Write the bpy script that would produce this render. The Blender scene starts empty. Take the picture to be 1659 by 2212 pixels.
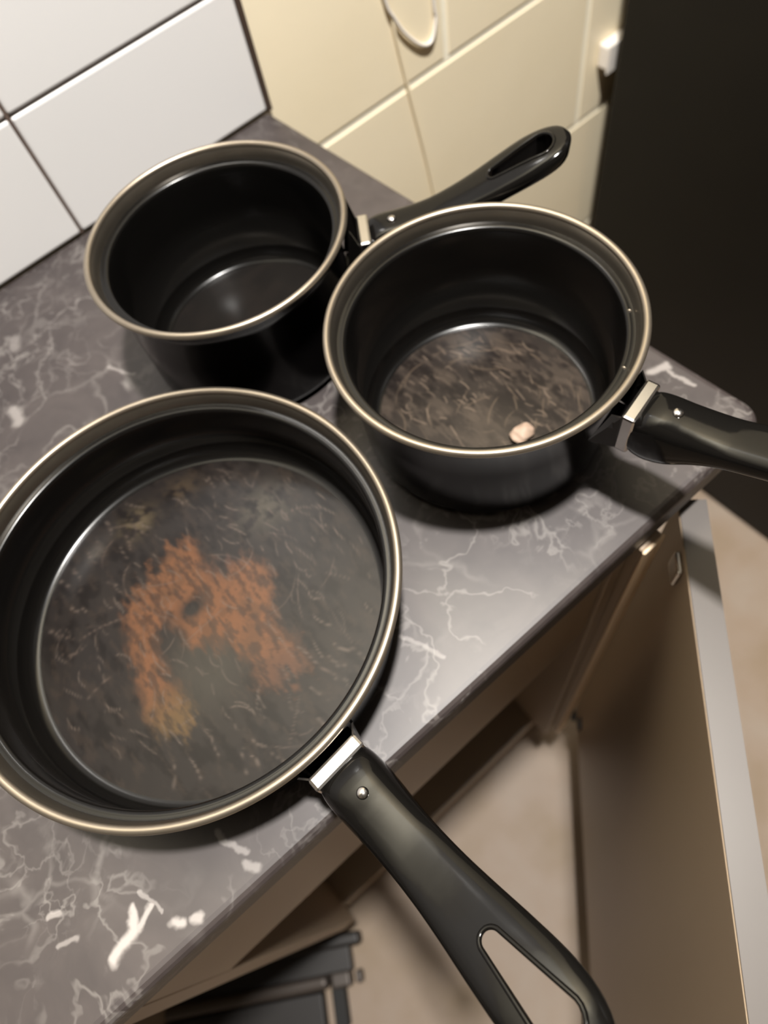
import bpy, bmesh, math, random
import numpy as np
from mathutils import Vector, Matrix

S = bpy.context.scene
C = S.collection
ZC = 0.85                      # height of the worktop surface above the floor

# ------------------------------------------------------------------ camera
F_PX, YAW, PITCH, ROLL = 1513.281, 0.4408, 1.0874, 0.3028
CAM = Vector((-0.27473, -0.56287, 0.38303 + ZC))
fwd = Vector((math.sin(YAW)*math.cos(PITCH), math.cos(YAW)*math.cos(PITCH), -math.sin(PITCH)))
rgt = Vector((math.cos(YAW), -math.sin(YAW), 0))
dwn = fwd.cross(rgt)
c_, s_ = math.cos(ROLL), math.sin(ROLL)
r2 = c_*rgt + s_*dwn
d2 = -s_*rgt + c_*dwn
cam_data = bpy.data.cameras.new('camera')
cam = bpy.data.objects.new('camera', cam_data)
C.objects.link(cam)
m = Matrix.Identity(4)
for i in range(3):
    m[i][0], m[i][1], m[i][2], m[i][3] = r2[i], -d2[i], -fwd[i], CAM[i]
cam.matrix_world = m
cam_data.sensor_fit = 'HORIZONTAL'
cam_data.sensor_width = 36.0
cam_data.lens = 36.0*F_PX/1659.0
cam_data.clip_start = 0.01
cam_data.dof.use_dof = True
cam_data.dof.focus_distance = 0.30
cam_data.dof.aperture_fstop = cam_data.lens/1000/0.0038
S.camera = cam

# ------------------------------------------------------------------ world, lamp, exposure
w = bpy.data.worlds.new('world'); S.world = w
w.use_nodes = True
w.node_tree.nodes['Background'].inputs[0].default_value = (0.9, 0.85, 0.75, 1)
w.node_tree.nodes['Background'].inputs[1].default_value = 0.02
ld = bpy.data.lights.new('ceiling_bulb', 'POINT')
ld.energy = 232
ld.shadow_soft_size = 0.05
ld.color = (1.0, 0.965, 0.92)
lo = bpy.data.objects.new('ceiling_bulb', ld)
lo.location = (-0.08, -0.53, 1.50 + ZC)
C.objects.link(lo)
S.view_settings.view_transform = 'Standard'
S.view_settings.look = 'None'
S.view_settings.exposure = 0.0
S.view_settings.gamma = 1.0
S.view_settings.use_curve_mapping = False

# ------------------------------------------------------------------ helpers
def lin(r, g, b):
    f = lambda v: (v/255/12.92) if v/255 <= 0.04045 else ((v/255+0.055)/1.055)**2.4
    return (f(r), f(g), f(b), 1)

def mat(name, col, rough=0.5, metal=0.0, spec=0.5, noise=None, bump=None, coat=0.0):
    """noise=(scale, second colour, contrast); bump=(scale, strength)"""
    mt = bpy.data.materials.new(name); mt.use_nodes = True
    nt = mt.node_tree; b = nt.nodes['Principled BSDF']
    b.inputs['Base Color'].default_value = col
    b.inputs['Roughness'].default_value = rough
    b.inputs['Metallic'].default_value = metal
    b.inputs['Specular IOR Level'].default_value = spec
    b.inputs['Coat Weight'].default_value = coat
    tc = nt.nodes.new('ShaderNodeTexCoord')
    if noise:
        n = nt.nodes.new('ShaderNodeTexNoise'); n.inputs['Scale'].default_value = noise[0]
        n.inputs['Detail'].default_value = 6
        nt.links.new(tc.outputs['Object'], n.inputs['Vector'])
        r = nt.nodes.new('ShaderNodeValToRGB')
        r.color_ramp.elements[0].position = 0.5-noise[2]; r.color_ramp.elements[0].color = col
        r.color_ramp.elements[1].position = 0.5+noise[2]; r.color_ramp.elements[1].color = noise[1]
        nt.links.new(n.outputs['Fac'], r.inputs['Fac'])
        nt.links.new(r.outputs['Color'], b.inputs['Base Color'])
    if bump:
        n2 = nt.nodes.new('ShaderNodeTexNoise'); n2.inputs['Scale'].default_value = bump[0]
        n2.inputs['Detail'].default_value = 3
        nt.links.new(tc.outputs['Object'], n2.inputs['Vector'])
        bp = nt.nodes.new('ShaderNodeBump'); bp.inputs['Strength'].default_value = bump[1]
        bp.inputs['Distance'].default_value = 0.002
        nt.links.new(n2.outputs['Fac'], bp.inputs['Height'])
        nt.links.new(bp.outputs['Normal'], b.inputs['Normal'])
    return mt

def link(name, me, material, parent=None, smooth=False):
    o = bpy.data.objects.new(name, me); C.objects.link(o)
    if material is not None and not me.materials: me.materials.append(material)
    if smooth:
        for p in me.polygons: p.use_smooth = True
    if parent is not None: o.parent = parent
    return o

def from_bm(name, bm, material, parent=None, smooth=False):
    me = bpy.data.meshes.new(name); bm.normal_update(); bm.to_mesh(me); bm.free()
    return link(name, me, material, parent, smooth)

def from_data(name, v, f, material, parent=None, smooth=True):
    me = bpy.data.meshes.new(name); me.from_pydata(v, [], f); me.validate(); me.update()
    return link(name, me, material, parent, smooth)

def bm_box(x0, x1, y0, y1, z0, z1, bevel=0.0, seg=2, rotz=0.0, at=(0, 0, 0)):
    bm = bmesh.new(); bmesh.ops.create_cube(bm, size=1)
    for v in bm.verts:
        v.co = Vector(((x0+x1)/2+v.co.x*(x1-x0), (y0+y1)/2+v.co.y*(y1-y0), (z0+z1)/2+v.co.z*(z1-z0)))
    if bevel > 0:
        bmesh.ops.bevel(bm, geom=bm.edges[:], offset=bevel, segments=seg, affect='EDGES', profile=0.5)
    if rotz or any(at):
        M = Matrix.Translation(at) @ Matrix.Rotation(rotz, 4, 'Z')
        bmesh.ops.transform(bm, matrix=M, verts=bm.verts[:])
    return bm

def box(name, x0, x1, y0, y1, z0, z1, material, parent=None, bevel=0.0, seg=2, **k):
    return from_bm(name, bm_box(x0, x1, y0, y1, z0, z1, bevel, seg, **k), material, parent, False)

def empty(name, loc, rz=0.0):
    o = bpy.data.objects.new(name, None); C.objects.link(o)
    o.location = loc; o.rotation_euler = (0, 0, rz); o.empty_display_size = 0.05
    return o

def tag(o, label, cat, group=None):
    o['label'] = label; o['category'] = cat
    if group: o['group'] = group
    return o

def struct(o):
    o['kind'] = 'structure'; return o

def lathe(profile, n=128):
    v, f = [], []
    for (r, z) in profile:
        for i in range(n):
            a = 2*math.pi*i/n; v.append((r*math.cos(a), r*math.sin(a), z))
    for j in range(len(profile)-1):
        for i in range(n):
            k = (i+1) % n
            f.append((j*n+i, j*n+k, (j+1)*n+k, (j+1)*n+i))
    return v, f

def arc(cx, cz, r, a0, a1, n):
    return [(cx+r*math.cos(math.radians(a0+(a1-a0)*i/n)), cz+r*math.sin(math.radians(a0+(a1-a0)*i/n))) for i in range(n+1)]

def tube(pts, rad, n=10, closed=False, rfun=None):
    pts = [Vector(p) for p in pts]; N = len(pts); v, f = [], []
    up = Vector((0, 0, 1)); prev = None
    for i, p in enumerate(pts):
        if closed: t = (pts[(i+1) % N]-pts[i-1]).normalized()
        else: t = (pts[min(i+1, N-1)]-pts[max(i-1, 0)]).normalized()
        if prev is None:
            a = up if abs(t.dot(up)) < 0.9 else Vector((1, 0, 0))
            u = (a-t*a.dot(t)).normalized()
        else: u = (prev-t*prev.dot(t)).normalized()
        prev = u; wv = t.cross(u)
        rr = rad if rfun is None else rfun(i/(N-1))
        for k in range(n):
            an = 2*math.pi*k/n
            v.append(p+rr*(math.cos(an)*u+math.sin(an)*wv))
    R = N if closed else N-1
    for i in range(R):
        j = (i+1) % N
        for k in range(n):
            l = (k+1) % n
            f.append((i*n+k, i*n+l, j*n+l, j*n+k))
    if not closed:
        f.append(tuple(range(n))[::-1]); f.append(tuple((N-1)*n+k for k in range(n)))
    return [tuple(q) for q in v], f

def interp(xs, ys, x):
    # monotone-ish cubic (Catmull-Rom with finite-difference tangents)
    xs = list(xs); i = min(max(int(np.searchsorted(xs, x))-1, 0), len(xs)-2)
    d = lambda k: (ys[min(k+1, len(xs)-1)]-ys[max(k-1, 0)])/(xs[min(k+1, len(xs)-1)]-xs[max(k-1, 0)])
    h = xs[i+1]-xs[i]; t = (x-xs[i])/h; t2, t3 = t*t, t*t*t
    return float((2*t3-3*t2+1)*ys[i]+(t3-2*t2+t)*h*d(i)+(-2*t3+3*t2)*ys[i+1]+(t3-t2)*h*d(i+1))

# value noise for the wear maps
_rng = np.random.default_rng(11)
_tab = _rng.random((256, 256))
def vnoise(x, y):
    xi = np.floor(x).astype(int); yi = np.floor(y).astype(int)
    fx = x-xi; fy = y-yi; fx = fx*fx*(3-2*fx); fy = fy*fy*(3-2*fy)
    g = lambda a, b: _tab[a % 256, b % 256]
    return (g(xi, yi)*(1-fx)+g(xi+1, yi)*fx)*(1-fy)+(g(xi, yi+1)*(1-fx)+g(xi+1, yi+1)*fx)*fy
def fbm(x, y, o=4):
    s = 0; a = 0.5; t = 0
    for i in range(o):
        s = s+a*vnoise(x*2**i+17*i, y*2**i+31*i); t += a; a *= 0.55
    return s/t
def sstep(a, b, x):
    t = np.clip((x-a)/(b-a), 0, 1); return t*t*(3-2*t)

# ------------------------------------------------------------------ materials
M_TILE = mat('white_glazed_tile', lin(226, 224, 222), 0.22, spec=0.4, bump=(9, 0.03))
M_GROUT = mat('dark_grout', lin(72, 58, 50), 0.9, noise=(60, lin(96, 80, 70), 0.3))
M_GROUTL = mat('pale_grout', lin(168, 156, 150), 0.9, noise=(60, lin(150, 138, 132), 0.3))
M_PAINT = mat('cream_paint', lin(246, 233, 204), 0.42, spec=0.4, noise=(7, lin(240, 226, 194), 0.3), bump=(30, 0.06))
M_MORTAR = mat('cream_mortar', lin(255, 248, 226), 0.5, bump=(80, 0.1))
M_CEIL = mat('ceiling_paint', lin(72, 68, 62), 0.9, noise=(4, lin(66, 62, 56), 0.3))
M_ROOM = mat('room_paint', lin(66, 58, 48), 0.8, noise=(4, lin(61, 54, 44), 0.3))
M_TRIM = mat('dark_seam', lin(70, 55, 45), 0.6, noise=(50, lin(58, 44, 36), 0.3))
M_LAM = mat('taupe_laminate', lin(156, 138, 118), 0.42, noise=(5, lin(149, 131, 111), 0.3))
M_LITEDGE = mat('lit_panel_edge', lin(240, 216, 184), 0.5, noise=(9, lin(232, 206, 174), 0.3))  # laminate edge as if lit: brightness put into the colour
M_EDGE = mat('grey_edge_band', lin(82, 77, 73), 0.45, noise=(12, lin(76, 70, 66), 0.3))
M_FRIDGE = mat('black_appliance', lin(24, 22, 18), 0.45, spec=0.2, noise=(14, lin(21, 19, 16), 0.3), bump=(160, 0.05))
M_SEAL = mat('black_rubber', lin(22, 21, 20), 0.7, noise=(30, lin(26, 25, 24), 0.3))
M_PLASTIC = mat('white_plastic', lin(236, 230, 222), 0.35, noise=(20, lin(230, 224, 215), 0.3))
M_STEEL = mat('rolled_steel', lin(150, 140, 126), 0.36, metal=0.85, noise=(30, lin(132, 122, 108), 0.3))
M_BRIGHT = mat('bright_steel', lin(205, 202, 200), 0.22, metal=1.0, noise=(40, lin(190, 186, 182), 0.3))
M_LIP = mat('grey_flared_lip', lin(112, 105, 95), 0.3, metal=0.85, noise=(40, lin(96, 90, 81), 0.3))
M_DARK = mat('dark_steel', lin(46, 43, 40), 0.4, metal=0.7, noise=(40, lin(38, 35, 33), 0.3))
M_NONSTICK = mat('black_nonstick', lin(12, 11, 10), 0.2, spec=0.28, noise=(40, lin(12, 11, 10), 0.3))
M_ENAMEL = mat('black_enamel', lin(10, 9, 9), 0.2, spec=0.16, noise=(30, lin(17, 15, 15), 0.3))
M_HANDLE = mat('black_bakelite', lin(11, 10, 9), 0.1, spec=0.18, noise=(30, lin(14, 13, 12), 0.3), bump=(220, 0.01))
M_STOOL = mat('black_stool_plastic', lin(28, 23, 20), 0.5, noise=(30, lin(24, 20, 18), 0.3))
M_STOOLG = mat('grey_stool_tube', lin(74, 68, 64), 0.4, metal=0.3, noise=(30, lin(80, 72, 66), 0.3))
M_SCRAP = mat('beige_food', lin(158, 138, 122), 0.6, noise=(160, lin(136, 114, 98), 0.3), bump=(300, 0.3))

def floor_mat():
    mt = mat('mottled_vinyl', lin(182, 164, 146), 0.55, spec=0.3)
    nt = mt.node_tree; b = nt.nodes['Principled BSDF']
    tc = nt.nodes.new('ShaderNodeTexCoord')
    n = nt.nodes.new('ShaderNodeTexNoise'); n.inputs['Scale'].default_value = 7; n.inputs['Detail'].default_value = 5
    r = nt.nodes.new('ShaderNodeValToRGB'); e = r.color_ramp.elements
    e[0].position = 0.3; e[0].color = lin(140, 122, 100); e[1].position = 0.7; e[1].color = lin(156, 143, 130)
    x = e.new(0.5); x.color = lin(151, 134, 118)
    nt.links.new(tc.outputs['Object'], n.inputs['Vector']); nt.links.new(n.outputs['Fac'], r.inputs['Fac'])
    nt.links.new(r.outputs['Color'], b.inputs['Base Color'])
    return mt
M_FLOOR = floor_mat()

def counter_mat():
    mt = bpy.data.materials.new('grey_marble_laminate'); mt.use_nodes = True
    nt = mt.node_tree; b = nt.nodes['Principled BSDF']; L = nt.links.new; N = nt.nodes.new
    b.inputs['Roughness'].default_value = 0.45
    b.inputs['Specular IOR Level'].default_value = 0.55
    tc = N('ShaderNodeTexCoord')
    dn = N('ShaderNodeTexNoise'); dn.inputs['Scale'].default_value = 14; dn.inputs['Detail'].default_value = 4
    L(tc.outputs['Object'], dn.inputs['Vector'])
    sub = N('ShaderNodeVectorMath'); sub.operation = 'SUBTRACT'; sub.inputs[1].default_value = (0.5, 0.5, 0.5)
    L(dn.outputs['Color'], sub.inputs[0])
    sc = N('ShaderNodeVectorMath'); sc.operation = 'SCALE'; sc.inputs['Scale'].default_value = 0.07
    L(sub.outputs[0], sc.inputs[0])
    add = N('ShaderNodeVectorMath'); add.operation = 'ADD'
    L(tc.outputs['Object'], add.inputs[0]); L(sc.outputs[0], add.inputs[1])
    def math_(op, a, bb=None, clamp=False):
        n = N('ShaderNodeMath'); n.operation = op; n.use_clamp = clamp
        for i, q in enumerate((a, bb)):
            if q is None: continue
            if isinstance(q, (int, float)): n.inputs[i].default_value = q
            else: L(q, n.inputs[i])
        return n.outputs[0]
    def smooth(v, a, bb):
        n = N('ShaderNodeMapRange'); n.interpolation_type = 'SMOOTHSTEP'
        L(v, n.inputs['Value']); n.inputs['From Min'].default_value = a; n.inputs['From Max'].default_value = bb
        return n.outputs['Result']
    def vor(scale):
        v = N('ShaderNodeTexVoronoi'); v.feature = 'DISTANCE_TO_EDGE'; v.inputs['Scale'].default_value = scale
        L(add.outputs[0], v.inputs['Vector']); return v.outputs['Distance']
    def noi(scale, detail=3):
        v = N('ShaderNodeTexNoise'); v.inputs['Scale'].default_value = scale; v.inputs['Detail'].default_value = detail
        L(add.outputs[0], v.inputs['Vector']); return v.outputs['Fac']
    def ridge(scale, detail, wd):
        return smooth(math_('ABSOLUTE', math_('SUBTRACT', noi(scale, detail), 0.5)), wd, 0.0)
    v1 = math_('MULTIPLY', smooth(vor(19), 0.05, 0.0), smooth(noi(13), 0.45, 0.70))
    v2 = math_('MULTIPLY', ridge(22, 4, 0.022), smooth(noi(16), 0.44, 0.62))
    v3 = math_('MULTIPLY', ridge(48, 4, 0.035), smooth(noi(10), 0.44, 0.66))
    v4 = math_('MULTIPLY', smooth(noi(60, 5), 0.55, 0.75), smooth(noi(12), 0.45, 0.68))
    fine = math_('ADD', math_('ADD', math_('MULTIPLY', v1, 0.5), math_('MULTIPLY', v4, 0.6)),
                 math_('ADD', math_('MULTIPLY', v2, 0.75), math_('MULTIPLY', v3, 0.55)), True)
    # the few broad white veins that can be told apart
    sep = N('ShaderNodeVectorMath'); sep.operation = 'MULTIPLY'; sep.inputs[1].default_value = (1, 1, 0)
    sc2 = N('ShaderNodeVectorMath'); sc2.operation = 'SCALE'; sc2.inputs['Scale'].default_value = 0.16
    L(sub.outputs[0], sc2.inputs[0])
    ad2 = N('ShaderNodeVectorMath'); ad2.operation = 'ADD'
    L(tc.outputs['Object'], ad2.inputs[0])
    fn = N('ShaderNodeTexNoise'); fn.inputs['Scale'].default_value = 70; fn.inputs['Detail'].default_value = 3
    L(tc.outputs['Object'], fn.inputs['Vector'])
    fs = N('ShaderNodeVectorMath'); fs.operation = 'SUBTRACT'; fs.inputs[1].default_value = (0.5, 0.5, 0.5); L(fn.outputs['Color'], fs.inputs[0])
    fsc = N('ShaderNodeVectorMath'); fsc.operation = 'SCALE'; fsc.inputs['Scale'].default_value = 0.011; L(fs.outputs[0], fsc.inputs[0])
    L(fsc.outputs[0], ad2.inputs[1]); L(ad2.outputs[0], sep.inputs[0])
    segs = [((-.4265, -.4600), (-.4300, -.4690), .0019, 1), ((-.4180, -.4650), (-.4300, -.4690), .0017, .9),
            ((-.4300, -.4690), (-.4430, -.4735), .0028, 1), ((-.4115, -.4805), (-.4095, -.4815), .0024, .9),
            ((-.4035, -.4850), (-.4000, -.4870), .0022, .8), ((-.4630, -.4350), (-.4560, -.4365), .0013, .6),
            ((-.4640, -.4480), (-.4540, -.4530), .0013, .45), ((-.3320, -.1370), (-.3300, -.1250), .0040, .5),
            ((-.3010, -.0700), (-.2970, -.0620), .0040, .3), ((-.2560, -.1450), (-.2480, -.1650), .0012, .4),
            ((.0010, -.4280), (.0120, -.4300), .0024, .6), ((.0090, -.4320), (.0100, -.4520), .0014, .5),
            ((-.3720, -.4600), (-.3660, -.4780), .0015, .45), ((-.3690, -.4830), (-.3640, -.4880), .0018, .5),
            ((-.2340, -.4480), (-.2230, -.4720), .0012, .35), ((-.4200, -.4560), (-.4130, -.4720), .0008, .5)]
    big = None
    for (a, bb, rr, am) in segs:
        A = Vector((a[0], a[1], 0)); B = Vector((bb[0], bb[1], 0)); D = B-A; l2 = D.length_squared
        pa = N('ShaderNodeVectorMath'); pa.operation = 'SUBTRACT'; L(sep.outputs[0], pa.inputs[0]); pa.inputs[1].default_value = A
        dt = N('ShaderNodeVectorMath'); dt.operation = 'DOT_PRODUCT'; L(pa.outputs[0], dt.inputs[0]); dt.inputs[1].default_value = D/l2
        t = math_('MINIMUM', math_('MAXIMUM', dt.outputs['Value'], 0.0), 1.0)
        sv = N('ShaderNodeVectorMath'); sv.operation = 'SCALE'; sv.inputs[0].default_value = D; L(t, sv.inputs['Scale'])
        di = N('ShaderNodeVectorMath'); di.operation = 'DISTANCE'; L(pa.outputs[0], di.inputs[0]); L(sv.outputs[0], di.inputs[1])
        g = math_('MULTIPLY', smooth(di.outputs['Value'], rr*1.7, rr*0.4), am)
        big = g if big is None else math_('MAXIMUM', big, g)
    r = N('ShaderNodeValToRGB'); e = r.color_ramp.elements
    e[0].position = 0.3; e[0].color = lin(43, 37, 37); e[1].position = 0.72; e[1].color = lin(69, 62, 60)
    L(math_('ADD', math_('MULTIPLY', noi(9, 5), 0.55), math_('MULTIPLY', noi(45, 6), 0.45)), r.inputs['Fac'])
    mx = N('ShaderNodeMix'); mx.data_type = 'RGBA'
    L(fine, mx.inputs['Factor']); L(r.outputs['Color'], mx.inputs['A']); mx.inputs['B'].default_value = lin(100, 95, 92)
    m2 = N('ShaderNodeMix'); m2.data_type = 'RGBA'
    L(big, m2.inputs['Factor']); L(mx.outputs['Result'], m2.inputs['A']); m2.inputs['B'].default_value = lin(156, 150, 146)
    L(m2.outputs['Result'], b.inputs['Base Color'])
    return mt
M_COUNTER = counter_mat()

# ------------------------------------------------------------------ the room
XL, XR, YF, ZT = -1.9, 1.9, -2.9, 2.55 + ZC
struct(box('floor', XL, XR, YF, 0.0, -0.06, 0.0, M_FLOOR))
struct(box('ceiling', XL, XR, YF, 0.0, ZT, ZT+0.05, M_CEIL))
struct(box('wall_left', XL-0.06, XL, YF, 0.0, 0, ZT, M_ROOM))
struct(box('wall_right', XR, XR+0.06, YF, 0.0, 0, ZT, M_ROOM))
struct(box('wall_front', XL-0.06, XR+0.06, YF-0.06, YF, 0, ZT, M_ROOM))
wall = struct(box('wall_back', XL-0.06, XR+0.06, 0.0036, 0.08, 0, ZT, M_MORTAR))
# tile bed with its dark joints, then every glazed tile
bed = box('tile_bed', XL, -0.001, 0.0004, 0.0035, ZC, ZC+0.75, M_GROUTL, wall)
for col in range(1, 9):
    box('grout_line', -col*0.200-0.0016, -col*0.200+0.0016, -0.0012, 0.0004, ZC, ZC+0.75, M_GROUT, wall)
TW, TH, J = 0.200, 0.1035, 0.0024
tile_me = None
for row in range(7):
    for col in range(8):
        x1 = -col*TW-J/2 if col else -0.0022
        x0 = -(col+1)*TW+J/2
        z0 = ZC+0.0022 if row == 0 else ZC+row*TH+J/2
        z1 = ZC+(row+1)*TH-J/2
        if row == 0 or col == 0:
            bm = bm_box(x0-(x0+x1)/2, x1-(x0+x1)/2, -0.0045, 0.0045, z0-(z0+z1)/2, z1-(z0+z1)/2, 0.0022, 3)
            t = from_bm('tile', bm, M_TILE, wall)
        else:
            if tile_me is None:
                bm = bm_box(-(TW-J)/2, (TW-J)/2, -0.0045, 0.0045, -(TH-J)/2, (TH-J)/2, 0.0022, 3)
                t = from_bm('tile', bm, M_TILE, wall); tile_me = t.data
            else: t = link('tile', tile_me, None, wall)
        t.location = ((x0+x1)/2, 0.0012, (z0+z1)/2)
# painted blocks right of the tiles (and down to the floor behind the cabinet)
BH, BW, BJ = 0.197, 0.440, 0.0062
zj = ZC-0.0643
blocks = {}
for k in range(-5, 9):
    zb0 = zj+k*BH; zb1 = zb0+BH
    lo_, hi_ = max(zb0+BJ/2, 0.0), min(zb1-BJ/2, ZT)
    if hi_-lo_ < 0.02: continue
    off = 0.217 if k % 2 == 0 else 0.0
    for c in range(-4, 4):
        xa, xb = off+c*BW+BJ/2, off+(c+1)*BW-BJ/2
        xa, xb = max(xa, 0.0035 if zb0 > ZC-0.15 else XL), min(xb, XR)
        if xb-xa < 0.03: continue
        if xa < 0.0035 and zb1 > ZC+0.001: continue
        key = (round(xb-xa, 4), round(hi_-lo_, 4))
        if key not in blocks:
            hx, hz = key[0]/2, key[1]/2
            blk = from_bm('painted_block', bm_box(-hx, hx, -0.006, 0.006, -hz, hz, 0.0018, 3), M_PAINT, wall)
            blocks[key] = blk.data
        else: blk = link('painted_block', blocks[key], None, wall)
        blk.location = ((xa+xb)/2, 0.0085, (lo_+hi_)/2)
struct(box('trim_1', -0.0022, 0.0030, -0.0035, 0.0030, ZC+0.0005, ZC+0.75, M_TRIM))

# ------------------------------------------------------------------ worktop
def worktop():
    bm = bmesh.new()
    Lx = -1.55; yb = -0.0042; yf0, yf1 = -0.4985, -0.4985+0.0135
    xr = 0.0235; rc = 0.016
    pts = [(Lx, yb), (Lx, yf1)]
    # rounded front right corner
    cx, cy = xr-rc-0.0008, yf0+rc
    for i in range(9):
        a = math.radians(-90+i*(90+2.7)/8); pts.append((cx+rc*math.cos(a), cy+rc*math.sin(a)))
    pts.append((0.0, yb))
    vs = [bm.verts.new((x, y, ZC)) for x, y in pts]
    f = bm.faces.new(vs)
    if f.normal.z < 0: bmesh.ops.reverse_faces(bm, faces=[f])
    ex = bmesh.ops.extrude_face_region(bm, geom=[f])
    for v in [g for g in ex['geom'] if isinstance(g, bmesh.types.BMVert)]: v.co.z -= 0.030
    bm.normal_update(); bmesh.ops.recalc_face_normals(bm, faces=bm.faces[:])
    edges = [e for e in bm.edges if abs(e.verts[0].co.z-e.verts[1].co.z) < 1e-6 and
             min(e.verts[0].co.y, e.verts[1].co.y) < yb-0.01 and
             not (abs(e.verts[0].co.x-Lx) < 1e-4 and abs(e.verts[1].co.x-Lx) < 1e-4)]
    bmesh.ops.bevel(bm, geom=edges, offset=0.006, segments=4, affect='EDGES', profile=0.5)
    return from_bm('worktop', bm, M_COUNTER)
o = worktop()
tag(o, 'dark grey marble-effect laminate worktop with white veins carrying the three pans', 'countertop')

# ------------------------------------------------------------------ base cabinet with its door ajar
cab = empty('base_cabinet', (-0.276, -0.25, 0))
tag(cab, 'beige base cabinet under the worktop with its door standing open', 'cabinet')
def cbox(name, x0, x1, y0, y1, z0, z1, mt, par=cab, bevel=0.0008):
    return box(name, x0+0.276, x1+0.276, y0+0.25, y1+0.25, z0+ZC, z1+ZC, mt, par, bevel, 1)
cbox('side_panel', -0.0855, -0.0675, -0.5000, -0.025, -0.700, -0.031, M_LAM)
cbox('edge_strip', -0.0862, -0.0668, -0.5025, -0.5001, -0.700, -0.031, M_LITEDGE)  # front edge of the panel, painted pale to stand in for light on it
cbox('side_panel', -0.4830, -0.4650, -0.4900, -0.025, -0.700, -0.031, M_LAM)
cbox('bottom_shelf', -0.4645, -0.0860, -0.4680, -0.030, -0.716, -0.700, M_LAM)
cbox('back_panel', -0.4645, -0.0860, -0.0300, -0.025, -0.6995, -0.031, M_LAM)
cbox('plinth', -0.4830, -0.0675, -0.4600, -0.442, -0.850, -0.717, M_LAM)
cbox('apron_rail', -0.4645, -0.1010, -0.4900, -0.474, -0.190, -0.0315, M_LAM)
cbox('inner_rail', -0.1005, -0.0862, -0.4930, -0.100, -0.690, -0.0315, M_LAM)
# the door, hinged at the right, swung about 45 degrees
ang = math.atan2(-0.714, -0.700)
DL, DT = 0.440, 0.0185
hx, hy = -0.0325+0.276, -0.4882+0.25
bm = bm_box(0, DL, 0, DT, ZC-0.700, ZC-0.050, 0.0008, 1, rotz=ang, at=(hx, hy, 0))
door = from_bm('door', bm, M_LAM, cab)
bm = bm_box(0.0005, DL-0.0005, 0.0005, DT-0.0005, ZC-0.0499, ZC-0.0488, rotz=ang, at=(hx, hy, 0))
from_bm('top_edge_band', bm, M_EDGE, door)
bm = bm_box(0.034, 0.050, -0.004, 0.0, ZC-0.078, ZC-0.056, 0.0015, 2, rotz=ang, at=(hx, hy, 0))
from_bm('hinge', bm, M_BRIGHT, door)
bm = bm_box(0.034, 0.050, -0.004, 0.0, ZC-0.660, ZC-0.640, 0.0015, 2, rotz=ang, at=(hx, hy, 0))
from_bm('hinge', bm, M_SEAL, door)
bm = bm_box(0.012, 0.028, -0.008, 0.010, ZC-0.7065, ZC-0.6985, 0.0015, 2, rotz=ang, at=(hx, hy, 0))
from_bm('door_stop', bm, M_SEAL, door)

# ------------------------------------------------------------------ tall black fridge beyond the worktop's end
fr = empty('refrigerator', (0.76, -0.33, 0))
tag(fr, 'tall plain black refrigerator standing beyond the end of the worktop', 'refrigerator')
def fbox(name, x0, x1, y0, y1, z0, z1, mt, par=fr, bevel=0.004, seg=2):
    return box(name, x0-0.76, x1-0.76, y0+0.33, y1+0.33, z0, z1, mt, par, bevel, seg)
fbox('body', 0.458, 1.06, -0.600, -0.034, 0.006, 1.75, M_FRIDGE)
fd = fbox('door', 0.458, 1.06, -0.668, -0.606, 0.03, 1.15, M_FRIDGE)
fbox('handle', 1.00, 1.02, -0.700, -0.669, 0.75, 1.10, M_BRIGHT, fd)
fd2 = fbox('freezer_door', 0.458, 1.06, -0.668, -0.606, 1.16, 1.745, M_FRIDGE)
fbox('handle', 1.00, 1.02, -0.700, -0.669, 1.20, 1.45, M_BRIGHT, fd2)
fbox('door_seal', 0.466, 1.052, -0.607, -0.599, 0.04, 1.74, M_SEAL, fr, 0.001, 1)
for fx in (0.50, 1.02):
    for fy in (-0.56, -0.08):
        fbox('foot', fx-0.02, fx+0.02, fy-0.02, fy+0.02, 0.0, 0.007, M_SEAL, fr, 0.001, 1)

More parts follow.
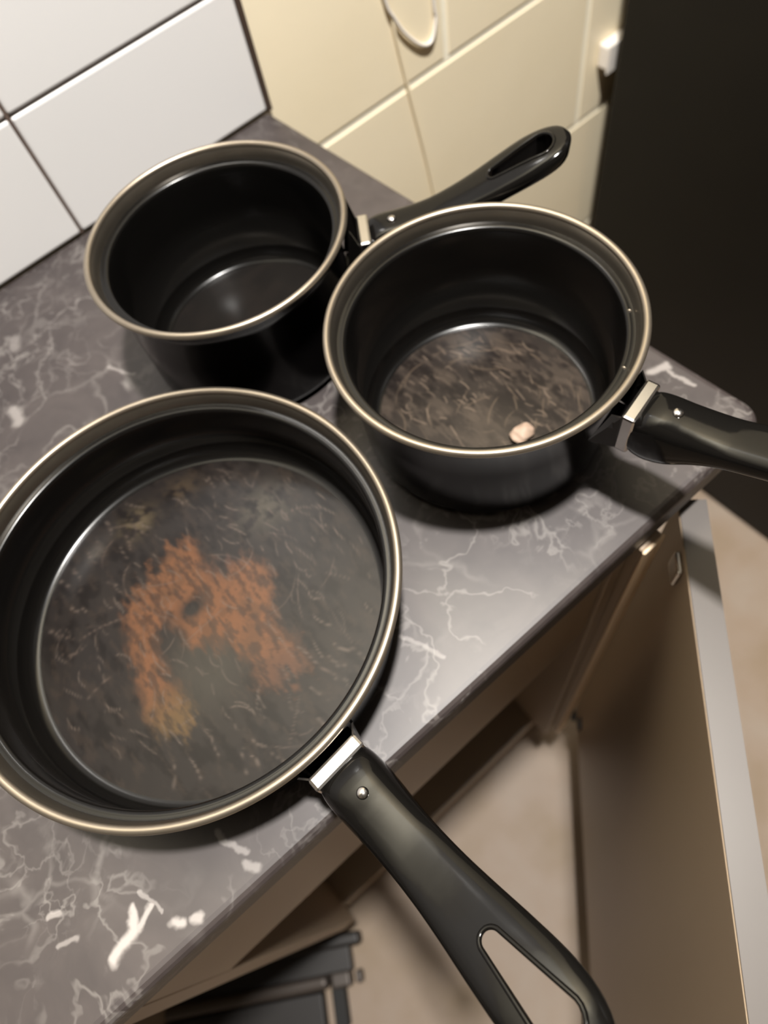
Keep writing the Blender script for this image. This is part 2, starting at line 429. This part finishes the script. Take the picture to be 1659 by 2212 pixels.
# ------------------------------------------------------------------ pans
def handle_mesh(Lh, wscale=1.0):
    """black handle, root at x=0, running along +x, z relative to the rim"""
    st = [0, .03, .08, .16, .25, .34, .45, .56, .68, .80, .88, .94, .975, 1.0]
    hw = [.0135, .0142, .0145, .0140, .0132, .0128, .0132, .0143, .0158, .0168, .0160, .0135, .0098, .0030]
    zt = [-.0060, -.0035, -.0020, -.0012, .0000, .0020, .0065, .0120, .0190, .0260, .0298, .0320, .0326, .0318]
    zb = [-.0350, -.0368, -.0372, -.0330, -.0230, -.0150, -.0085, -.0020, .0055, .0125, .0165, .0195, .0225, .0265]
    n = 28; v, f = [], []
    ss = sorted(set(list(np.linspace(0, 1, 49))+st+[.985, .993]))
    for s in ss:
        W = interp(st, hw, s)*wscale; t = interp(st, zt, s); b = interp(st, zb, s)
        zc, hh = (t+b)/2, (t-b)/2
        for k in range(n):
            a = 2*math.pi*k/n; ca, sa = math.cos(a), math.sin(a)
            e = 0.62
            y = W*math.copysign(abs(ca)**e, ca); z = zc+hh*math.copysign(abs(sa)**e, sa)
            v.append((s*Lh, y, z))
    m_ = len(ss)
    for j in range(m_-1):
        for k in range(n):
            l = (k+1) % n
            f.append((j*n+k, j*n+l, (j+1)*n+l, (j+1)*n+k))
    f.append(tuple(range(n))[::-1]); f.append(tuple((m_-1)*n+k for k in range(n)))
    me = bpy.data.meshes.new('handle'); me.from_pydata(v, [], f); me.update()
    bm = bmesh.new(); bm.from_mesh(me); bmesh.ops.recalc_face_normals(bm, faces=bm.faces[:]); bm.to_mesh(me); bm.free()
    a = bpy.data.objects.new('handle_tmp', me); C.objects.link(a)
    # tapered hanging hole
    s0, s1, w0, w1 = .615*Lh, .925*Lh, .0042*wscale, .0080*wscale
    out = []
    for i in range(13):
        an = math.radians(90+180*i/12); out.append((s0+w0+w0*math.cos(an), w0*math.sin(an)))
    for i in range(13):
        an = math.radians(-90+180*i/12); out.append((s1-w1+w1*math.cos(an), w1*math.sin(an)))
    bm = bmesh.new()
    lo_v = [bm.verts.new((x, y, -.08)) for x, y in out]; hi_v = [bm.verts.new((x, y, .08)) for x, y in out]
    bm.faces.new(lo_v[::-1]); bm.faces.new(hi_v)
    for i in range(len(out)):
        j = (i+1) % len(out); bm.faces.new((lo_v[i], lo_v[j], hi_v[j], hi_v[i]))
    bmesh.ops.recalc_face_normals(bm, faces=bm.faces[:])
    mc = bpy.data.meshes.new('cut'); bm.to_mesh(mc); bm.free()
    cobj = bpy.data.objects.new('cut_tmp', mc); C.objects.link(cobj)
    bo = a.modifiers.new('b', 'BOOLEAN'); bo.operation = 'DIFFERENCE'; bo.object = cobj; bo.solver = 'EXACT'
    dg = bpy.context.evaluated_depsgraph_get()
    res = bpy.data.meshes.new_from_object(a.evaluated_get(dg))
    bpy.data.objects.remove(a); bpy.data.objects.remove(cobj)
    for p in res.polygons: p.use_smooth = True
    res.set_sharp_from_angle(angle=math.radians(38))
    zf = lambda x: interp(st, zt, x/Lh)-0.0004
    ring = []
    for i in range(len(out)):
        x0, y0 = out[i]; x1, y1 = out[(i+1) % len(out)]
        k = 8 if abs(x1-x0) > .02 else 1
        for q in range(k): ring.append((x0+(x1-x0)*q/k, (y0+(y1-y0)*q/k)*1.06, zf(x0+(x1-x0)*q/k)))
    bv, bf = tube(ring, 0.0011, 8, closed=True)
    return res, bv, bf

def wear_disc(name, R, z, fn, parent, rough, head, rings=110, seg=330):
    rr = np.concatenate([[0.0], np.linspace(R/rings, R, rings)])
    v = [(0, 0, z(0.0))]
    for r in rr[1:]:
        a = np.arange(seg)*2*np.pi/seg
        v += [(float(r*np.cos(t)), float(r*np.sin(t)), z(float(r))) for t in a]
    f = [(0, 1+i, 1+(i+1) % seg) for i in range(seg)]
    for j in range(rings-1):
        b0, b1 = 1+j*seg, 1+(j+1)*seg
        f += [(b0+i, b1+i, b1+(i+1) % seg, b0+(i+1) % seg) for i in range(seg)]
    me = bpy.data.meshes.new(name); me.from_pydata(v, [], f); me.update()
    xy = np.array(v)[:, :2]
    ch, sh = math.cos(head), math.sin(head)
    col = fn(xy[:, 0]*ch-xy[:, 1]*sh, xy[:, 0]*sh+xy[:, 1]*ch)     # linear rgb
    at = me.color_attributes.new('wear', 'FLOAT_COLOR', 'POINT')
    at.data.foreach_set('color', np.c_[col*0.42, np.ones(len(col))].astype(np.float32).ravel())
    mt = bpy.data.materials.new(name+'_worn'); mt.use_nodes = True
    nt = mt.node_tree; b = nt.nodes['Principled BSDF']
    an = nt.nodes.new('ShaderNodeAttribute'); an.attribute_name = 'wear'
    nt.links.new(an.outputs['Color'], b.inputs['Base Color'])
    b.inputs['Roughness'].default_value = rough
    b.inputs['Specular IOR Level'].default_value = 0.16
    tc = nt.nodes.new('ShaderNodeTexCoord'); n2 = nt.nodes.new('ShaderNodeTexNoise'); n2.inputs['Scale'].default_value = 260
    nt.links.new(tc.outputs['Object'], n2.inputs['Vector'])
    bp = nt.nodes.new('ShaderNodeBump'); bp.inputs['Strength'].default_value = 0.03; bp.inputs['Distance'].default_value = 0.001
    nt.links.new(n2.outputs['Fac'], bp.inputs['Height']); nt.links.new(bp.outputs['Normal'], b.inputs['Normal'])
    return link(name, me, mt, parent, True)

def L3(r, g, b): return np.array(lin(r, g, b)[:3])
def mixc(c, k, col): return c*(1-k[:, None])+col[None, :]*k[:, None]

def strokes(x, y, n, rng, rmax, lmin, lmax, wid, curl=1.5, ang0=None, spread=0.5):
    """curved scratch lines as a soft mask"""
    out = np.zeros_like(x)
    for i in range(n):
        r = rmax*math.sqrt(rng.random()); t = rng.random()*6.283
        px, py = r*math.cos(t), r*math.sin(t)
        a = (rng.random()*6.283) if ang0 is None else ang0+rng.normal()*spread
        if curl > 3: a = t+math.pi/2
        ln = rng.uniform(lmin, lmax); bend = rng.normal()*0.6
        s = rng.uniform(0.4, 1.0)
        dx, dy = x-px, y-py
        u = dx*math.cos(a)+dy*math.sin(a); vv = -dx*math.sin(a)+dy*math.cos(a)-bend*u*u/ln
        k = np.exp(-(vv/wid)**2)*sstep(ln/2, ln/2*0.6, np.abs(u))*s
        out = np.maximum(out, k)
    return out

def frying_wear(x, y):
    rng = np.random.default_rng(5)
    X, Y = x*1000, y*1000
    base = np.tile(L3(56, 50, 48), (len(x), 1))
    n1 = fbm(X/22+3, Y/22+9); base = mixc(base, sstep(.4, .7, n1)*.7, L3(62, 55, 51))
    base = mixc(base, sstep(.45, .65, fbm(X/6+60, Y/13))*.8, L3(34, 28, 27))
    base = mixc(base, sstep(.52, .72, fbm(X/3+20, Y/8+50))*.5, L3(80, 68, 60))
    base = base*.62
    # polygon of the burnt-on patch
    poly = np.array([(5,51),(18,46),(17,26),(14,14),(24,20),(36,14),(41,5),(40,-9),(32,-21),(24,-36),(31,-51),(25,-66),(6,-67),(-6,-58),
                     (3,-36),(-6,-22),(-17,-12),(-20,-1),(-19,12),(-25,16),(-37,1),(-40,-16),(-37,-32),(-40,-43),(-50,-52),(-57,-42),
                     (-61,-28),(-58,-14),(-50,4),(-40,36),(-16,45)], float)
    jx = (fbm(X/5, Y/9+40)-.5)*10; jy = (fbm(X/3+80, Y/9)-.5)*30
    PX, PY = X+jx, Y+jy
    ins = np.zeros(len(x), bool); dist = np.full(len(x), 1e9)
    for i in range(len(poly)):
        a, b = poly[i], poly[(i+1) % len(poly)]
        c = ((a[1] > PY) != (b[1] > PY)); xx = (b[0]-a[0])*(PY-a[1])/(b[1]-a[1]+1e-12)+a[0]
        ins ^= c & (PX < xx)
        d = b-a; t = np.clip(((PX-a[0])*d[0]+(PY-a[1])*d[1])/(d@d), 0, 1)
        dist = np.minimum(dist, np.hypot(PX-a[0]-t*d[0], PY-a[1]-t*d[1]))
    sd = np.where(ins, -dist, dist)
    # grey bald middle between the arms
    gm = np.exp(-(((X+18)*.8+(Y+25)*.6)/30)**2-((-(X+18)*.6+(Y+25)*.8)/24)**2)
    base = mixc(base, np.clip(gm*1.2, 0, 1)*.65, L3(78, 74, 66))
    k = sstep(6, -6, sd)*.92
    orange = np.tile(L3(130, 88, 60), (len(x), 1))
    orange = mixc(orange, sstep(.4, .7, fbm(X/7+11, Y/7+5))*.8, L3(108, 76, 54))
    tan = sstep(-12, -42, Y)*sstep(-18, -38, X)
    orange = mixc(orange, tan, L3(112, 88, 58))
    pur = np.exp(-((X-27)/9)**2-((Y-22)/9)**2)
    orange = mixc(orange, pur, L3(88, 66, 58))
    low = np.exp(-((X-12)/22)**2-((Y+60)/14)**2)
    orange = mixc(orange, np.clip(low, 0, 1)*.85, L3(94, 66, 52))
    hole = np.exp(-((X+6)/8)**2-((Y-9)/6)**2)
    gaps = sstep(.46, .66, fbm(X/2.6+31, Y/7.5+77))
    base = mixc(base, k*(1-.6*gaps)*(1-np.clip(hole*1.3, 0, 1)), np.array([0, 0, 0.])) + orange*(k*(1-.6*gaps)*(1-np.clip(hole*1.3, 0, 1)))[:, None]
    for (tx, ty, rx, c, q) in [(-1, 83, 11, (104, 92, 72), .75), (-31, 83, 6, (90, 82, 74), .6), (66, 32, 17, (84, 78, 68), .7), (33, 82, 12, (86, 72, 56), .5), (64, 61, 10, (80, 72, 66), .4)]:
        kk = np.exp(-((X-tx)/rx)**2-((Y-ty)/(rx*.8))**2)*sstep(.35, .6, fbm(X/5+tx, Y/5))
        base = mixc(base, np.clip(kk*q*1.3, 0, 1), L3(*c))
    sc = strokes(x, y, 190, rng, .10, .005, .018, .00045, ang0=-1.5, spread=.3)
    base = mixc(base, sc*.6, L3(122, 108, 98))
    sc = strokes(x, y, 36, rng, .095, .01, .035, .0004)
    base = mixc(base, sc*.55, L3(116, 100, 90))
    return base

def saucepan_worn(x, y):
    rng = np.random.default_rng(9)
    X, Y = x*1000, y*1000; r = np.hypot(X, Y)
    base = np.tile(L3(54, 47, 43), (len(x), 1))
    base = mixc(base, sstep(.42, .66, fbm(X/9+5, Y/18+2))*.9, L3(80, 70, 62))
    base = mixc(base, sstep(.46, .66, fbm(X/6+50, Y/12+20))*.85, L3(34, 28, 26))
    base = mixc(base, sstep(.55, .72, fbm(X/2.5+90, Y/9+70))*.5, L3(100, 88, 78))
    base = mixc(base, np.exp(-((X-20)/13)**2-((Y+14)/15)**2)*.95, L3(30, 24, 23))
    base = mixc(base, np.exp(-((X+12)/22)**2-((Y+20)/20)**2)*.5, L3(86, 77, 68))
    sc = strokes(x, y, 50, rng, .062, .010, .03, .0005, curl=4)
    base = mixc(base, sc*.55, L3(132, 114, 96))
    sc = strokes(x, y, 90, rng, .06, .005, .014, .0005, ang0=-1.5, spread=.3)
    base = mixc(base, sc*.7, L3(146, 128, 112))
    return base

def saucepan_clean(x, y):
    X, Y = x*1000, y*1000
    base = np.tile(L3(36, 33, 31), (len(x), 1))
    return mixc(base, sstep(.45, .7, fbm(X/12, Y/12+7))*.6, L3(44, 39, 36))

def pan(name, label, cat, loc, R, H, rw, rb, rin, head, Lh, wear, rough, hscale=1.0, group=None, rootz=0.0):
    """R rim radius, H rim height, rw wall radius under the lip, rb wall radius above the base fillet, rin flat base radius"""
    root = empty(name, (loc[0], loc[1], ZC+0.0004), head)
    tag(root, label, cat, group)
    fz = 0.013
    # inner skin, rim to base
    inner = [(R-.0030, H-.0010), (R-.0046, H-.0032), (R-.0058, H-.0062), (R-.0064, H-.0092)]
    inner += arc(rw+.0006, H-.0120, .0026, 75, 178, 8)
    inner += [(rw-.0024, H-.018), (rb+(rw-rb)*.5-.0014, (H+fz)/2), (rb, fz+.003)]
    nfil = 9
    for i in range(nfil+1):
        a = math.pi/2*i/nfil
        inner.append((rb-(rb-rin)*(1-math.cos(a)), fz+.003-(fz+.003-.0035)*math.sin(a)))
    v, f = lathe(inner[:4], 160)
    from_data('flared_lip', v, f, M_LIP, root)
    v, f = lathe(inner[3:], 160)
    vs = from_data('inner_wall', v, f, M_NONSTICK, root)
    z_base = lambda r: 0.0035
    wear_disc('cooking_surface', rin+.0002, z_base, wear, root, rough, head)
    # outer skin with underside
    outer = [(0.0, .0008), (rin-.012, .0008), (rin-.010, .0), (rin-.002, .0)]
    outer += [(rin+(rb+.0016-rin)*math.sin(math.pi/2*i/8), .010-.010*math.cos(math.pi/2*i/8)) for i in range(9)]
    outer += [(rb+(rw-rb)*.5+.0014, (H+fz)/2), (rw+.0010, H-.018), (rw+.0024, H-.0130), (R-.0046, H-.0090), (R-.0034, H-.0060), (R-.0014, H-.0028)]
    v, f = lathe(outer, 160)
    from_data('outer_body', v, f, M_ENAMEL, root)
    # rolled steel bead
    rim = arc(R-.0020, H-.0018, .0022, 0, 360, 14)
    v, f = lathe(rim, 180)
    from_data('rim', v, f, M_STEEL, root)
    # steel bracket joining pan and handle: floor, two cheeks and the end plate against the handle
    d0, d1 = R-.006, R+.0035
    zt, zb = H-.0068+rootz, H-.0335+rootz
    w0, w1 = .0165*hscale, .0132*hscale
    br = from_bm('bracket', bm_box(rw+.001, d1, -w1, w1, zb, zb+.0015, .0004, 1), M_ENAMEL, root)
    for sgn in (-1, 1):
        q = [(d0-.0035, sgn*w0, zb), (d1, sgn*w1, zb), (d1, sgn*w1, zt), (R-.001, sgn*w0, H-.0078)]
        q2 = [(a, b-sgn*.0012, c) for a, b, c in q]
        vv = q+q2
        ff = [(0, 1, 2, 3), (7, 6, 5, 4), (0, 4, 5, 1), (1, 5, 6, 2), (2, 6, 7, 3), (3, 7, 4, 0)]
        from_data('cheek', vv, ff, M_DARK, br, False)
    from_bm('end_plate', bm_box(d1-.0005, d1+.0075, -w1-.0004, w1+.0004, zb-.0006, zt+.0022, .0016, 2), M_BRIGHT, br)
    hm, bv, bf = handle_mesh(Lh, hscale)
    h = link('handle', hm, M_HANDLE, root)
    if not hm.materials: hm.materials.append(M_HANDLE)
    h.location = (d1+.0062, 0, H+rootz)
    from_data('hole_bead', bv, bf, M_HANDLE, h)
    sc_v, sc_f = lathe([(0.0001, .0012), (.0020, .0010), (.0028, 0), (.0028, -.003)], 20)
    s_ = from_data('screw', sc_v, sc_f, M_BRIGHT, h); s_.location = (.016, 0, -.0013)
    return root

s1 = pan('saucepan', 'black saucepan with a clean shiny inside, standing against the white tiles', 'saucepan',
         (-.1600, -.2060), .0830, .095, .0735, .0735, .0665, math.radians(-33.6), .124, saucepan_clean, .3, rootz=-.017)
s2 = pan('saucepan', 'black saucepan with scratched brown base, holding a pale scrap, at the worktop corner', 'saucepan',
         (-.0950, -.3720), .0870, .090, .0775, .0750, .0670, math.radians(-77.5), .130, saucepan_worn, .33, rootz=-.004)
p3 = pan('frying_pan', 'wide black frying pan with orange-brown worn patches on its base', 'frying pan',
         (-.3080, -.3590), .1220, .060, .1130, .1115, .1035, math.radians(-86.3), .140, frying_wear, .3, 1.08)

# chips in the lip of the scratched saucepan
def chip(parent, px, py, pz, r):
    bm = bmesh.new(); bmesh.ops.create_icosphere(bm, subdivisions=2, radius=r)
    for v in bm.verts: v.co = Vector((v.co.x*1.1, v.co.y*.7, v.co.z*1.3))
    o = from_bm('lip_chip', bm, M_STEEL, parent, True); o.location = (px, py, pz); return o
for (wx, wy) in ((-.0355, -.4206), (-.0654, -.4428)):
    d = Vector((wx+.095, wy+.372, 0)); d = Matrix.Rotation(math.radians(77.5), 3, 'Z') @ d
    d = d.normalized()*.0785
    chip(s2, d.x, d.y, .0800, .0013)

# scrap of food on the base of the scratched saucepan
bm = bmesh.new(); bmesh.ops.create_icosphere(bm, subdivisions=4, radius=1)
for v in bm.verts:
    q = v.co.copy(); k = 1+.12*math.sin(q.x*4.1+1)*math.cos(q.y*3.3)+.06*math.sin(q.z*5+q.x*6)
    v.co = Vector((q.x*.0082*k, q.y*.0062*k, max(q.z, -.55)*.0042*k+.0042*.55))
sp = from_bm('food_scrap', bm, M_SCRAP, None, True)
sp.location = (-.0925, -.4040, ZC+.0046)
tag(sp, 'small pale beige scrap of food lying inside the scratched saucepan', 'food scrap')

# ------------------------------------------------------------------ cords and socket on the painted wall
def cord(name, pts, r, mt, label, cat='cord'):
    P = [Vector(p) for p in pts]; out = []
    for i in range(len(P)-1):
        p0, p1, p2, p3_ = P[max(i-1, 0)], P[i], P[i+1], P[min(i+2, len(P)-1)]
        for k in range(8):
            t = k/8
            out.append(0.5*((2*p1)+(-p0+p2)*t+(2*p0-5*p1+4*p2-p3_)*t*t+(-p0+3*p1-3*p2+p3_)*t*t*t))
    out.append(P[-1])
    v, f = tube(out, r, 10)
    o = from_data(name, v, f, mt); tag(o, label, cat); return o
cord('thin_cord', [(.140, .0008, ZC+.30), (.142, .0008, ZC+.12), (.1485, .0006, ZC+.0245), (.160, .0006, ZC-.0585), (.179, .0006, ZC-.179), (.190, .0006, ZC-.30), (.194, .0006, ZC-.55), (.196, .0006, ZC-.845)],
     .0016, M_PAINT, 'thin cream cord running down the painted block wall past the joint')
cord('white_cable', [(.128, -.001, ZC+.30), (.132, -.001, ZC+.12), (.1435, -.001, ZC+.031), (.152, -.001, ZC+.008), (.164, -.001, ZC-.012), (.182, -.0005, ZC-.031), (.196, 0.0, ZC-.034), (.2035, 0.0, ZC-.016), (.2020, 0.0, ZC+.004), (.200, 0.0, ZC+.12), (.198, 0.0, ZC+.30)],
     .0017, M_PLASTIC, 'glossy white cable hanging in a loop on the cream block wall', 'cable')
sk = empty('power_socket', (.493, 0.0025, ZC-.182))
tag(sk, 'white plastic socket on the wall, half hidden by the black refrigerator', 'socket')
box('back_box', -.026, .026, -.016, 0, -.015, .015, M_PLASTIC, sk, .003, 2)
box('face_plate', -.028, .028, -.0195, -.0165, -.018, .018, M_PLASTIC, sk, .0015, 2)

# ------------------------------------------------------------------ folded step stool on the floor beside the cabinet
A = Vector((-.488, -.505, 0)); B = Vector((-.735, -.360, 0))
stl = empty('step_stool', ((A.x+B.x)/2, (A.y+B.y)/2, 0))
tag(stl, 'folded black step stool lying on the floor beside the open cabinet', 'stool')
dr = (B-A).normalized(); nr = Vector((dr.y, -dr.x, 0))
if nr.y > 0: nr = -nr
def sbar(name, off, l0, l1, z, wd, ht, mt, parent=stl, bev=.004):
    o0 = A+nr*off-Vector((stl.location.x, stl.location.y, 0))
    bm = bm_box(l0, l1, -wd/2, wd/2, z-ht/2, z+ht/2, bev, 3, rotz=math.atan2(dr.y, dr.x), at=o0)
    return from_bm(name, bm, mt, parent)
sbar('rail', .000, .000, .285, .060, .016, .030, M_STOOL)
rb_ = sbar('rail', .048, .055, .300, .050, .018, .026, M_STOOLG, bev=.008)
sbar('end_cap', .048, .022, .050, .050, .020, .028, M_STOOLG, rb_, .004)
sbar('end_cap', .048, .006, .014, .050, .016, .024, M_STOOLG, rb_, .003)
sbar('tread', .024, .020, .290, .040, .034, .022, M_STOOL, bev=.003)
sbar('tread', .090, .070, .310, .030, .060, .022, M_STOOL, bev=.003)
sbar('cross_foot', .045, .040, .060, .012, .130, .024, M_SEAL, bev=.003)
sbar('cross_foot', .045, .240, .260, .012, .130, .024, M_SEAL, bev=.003)
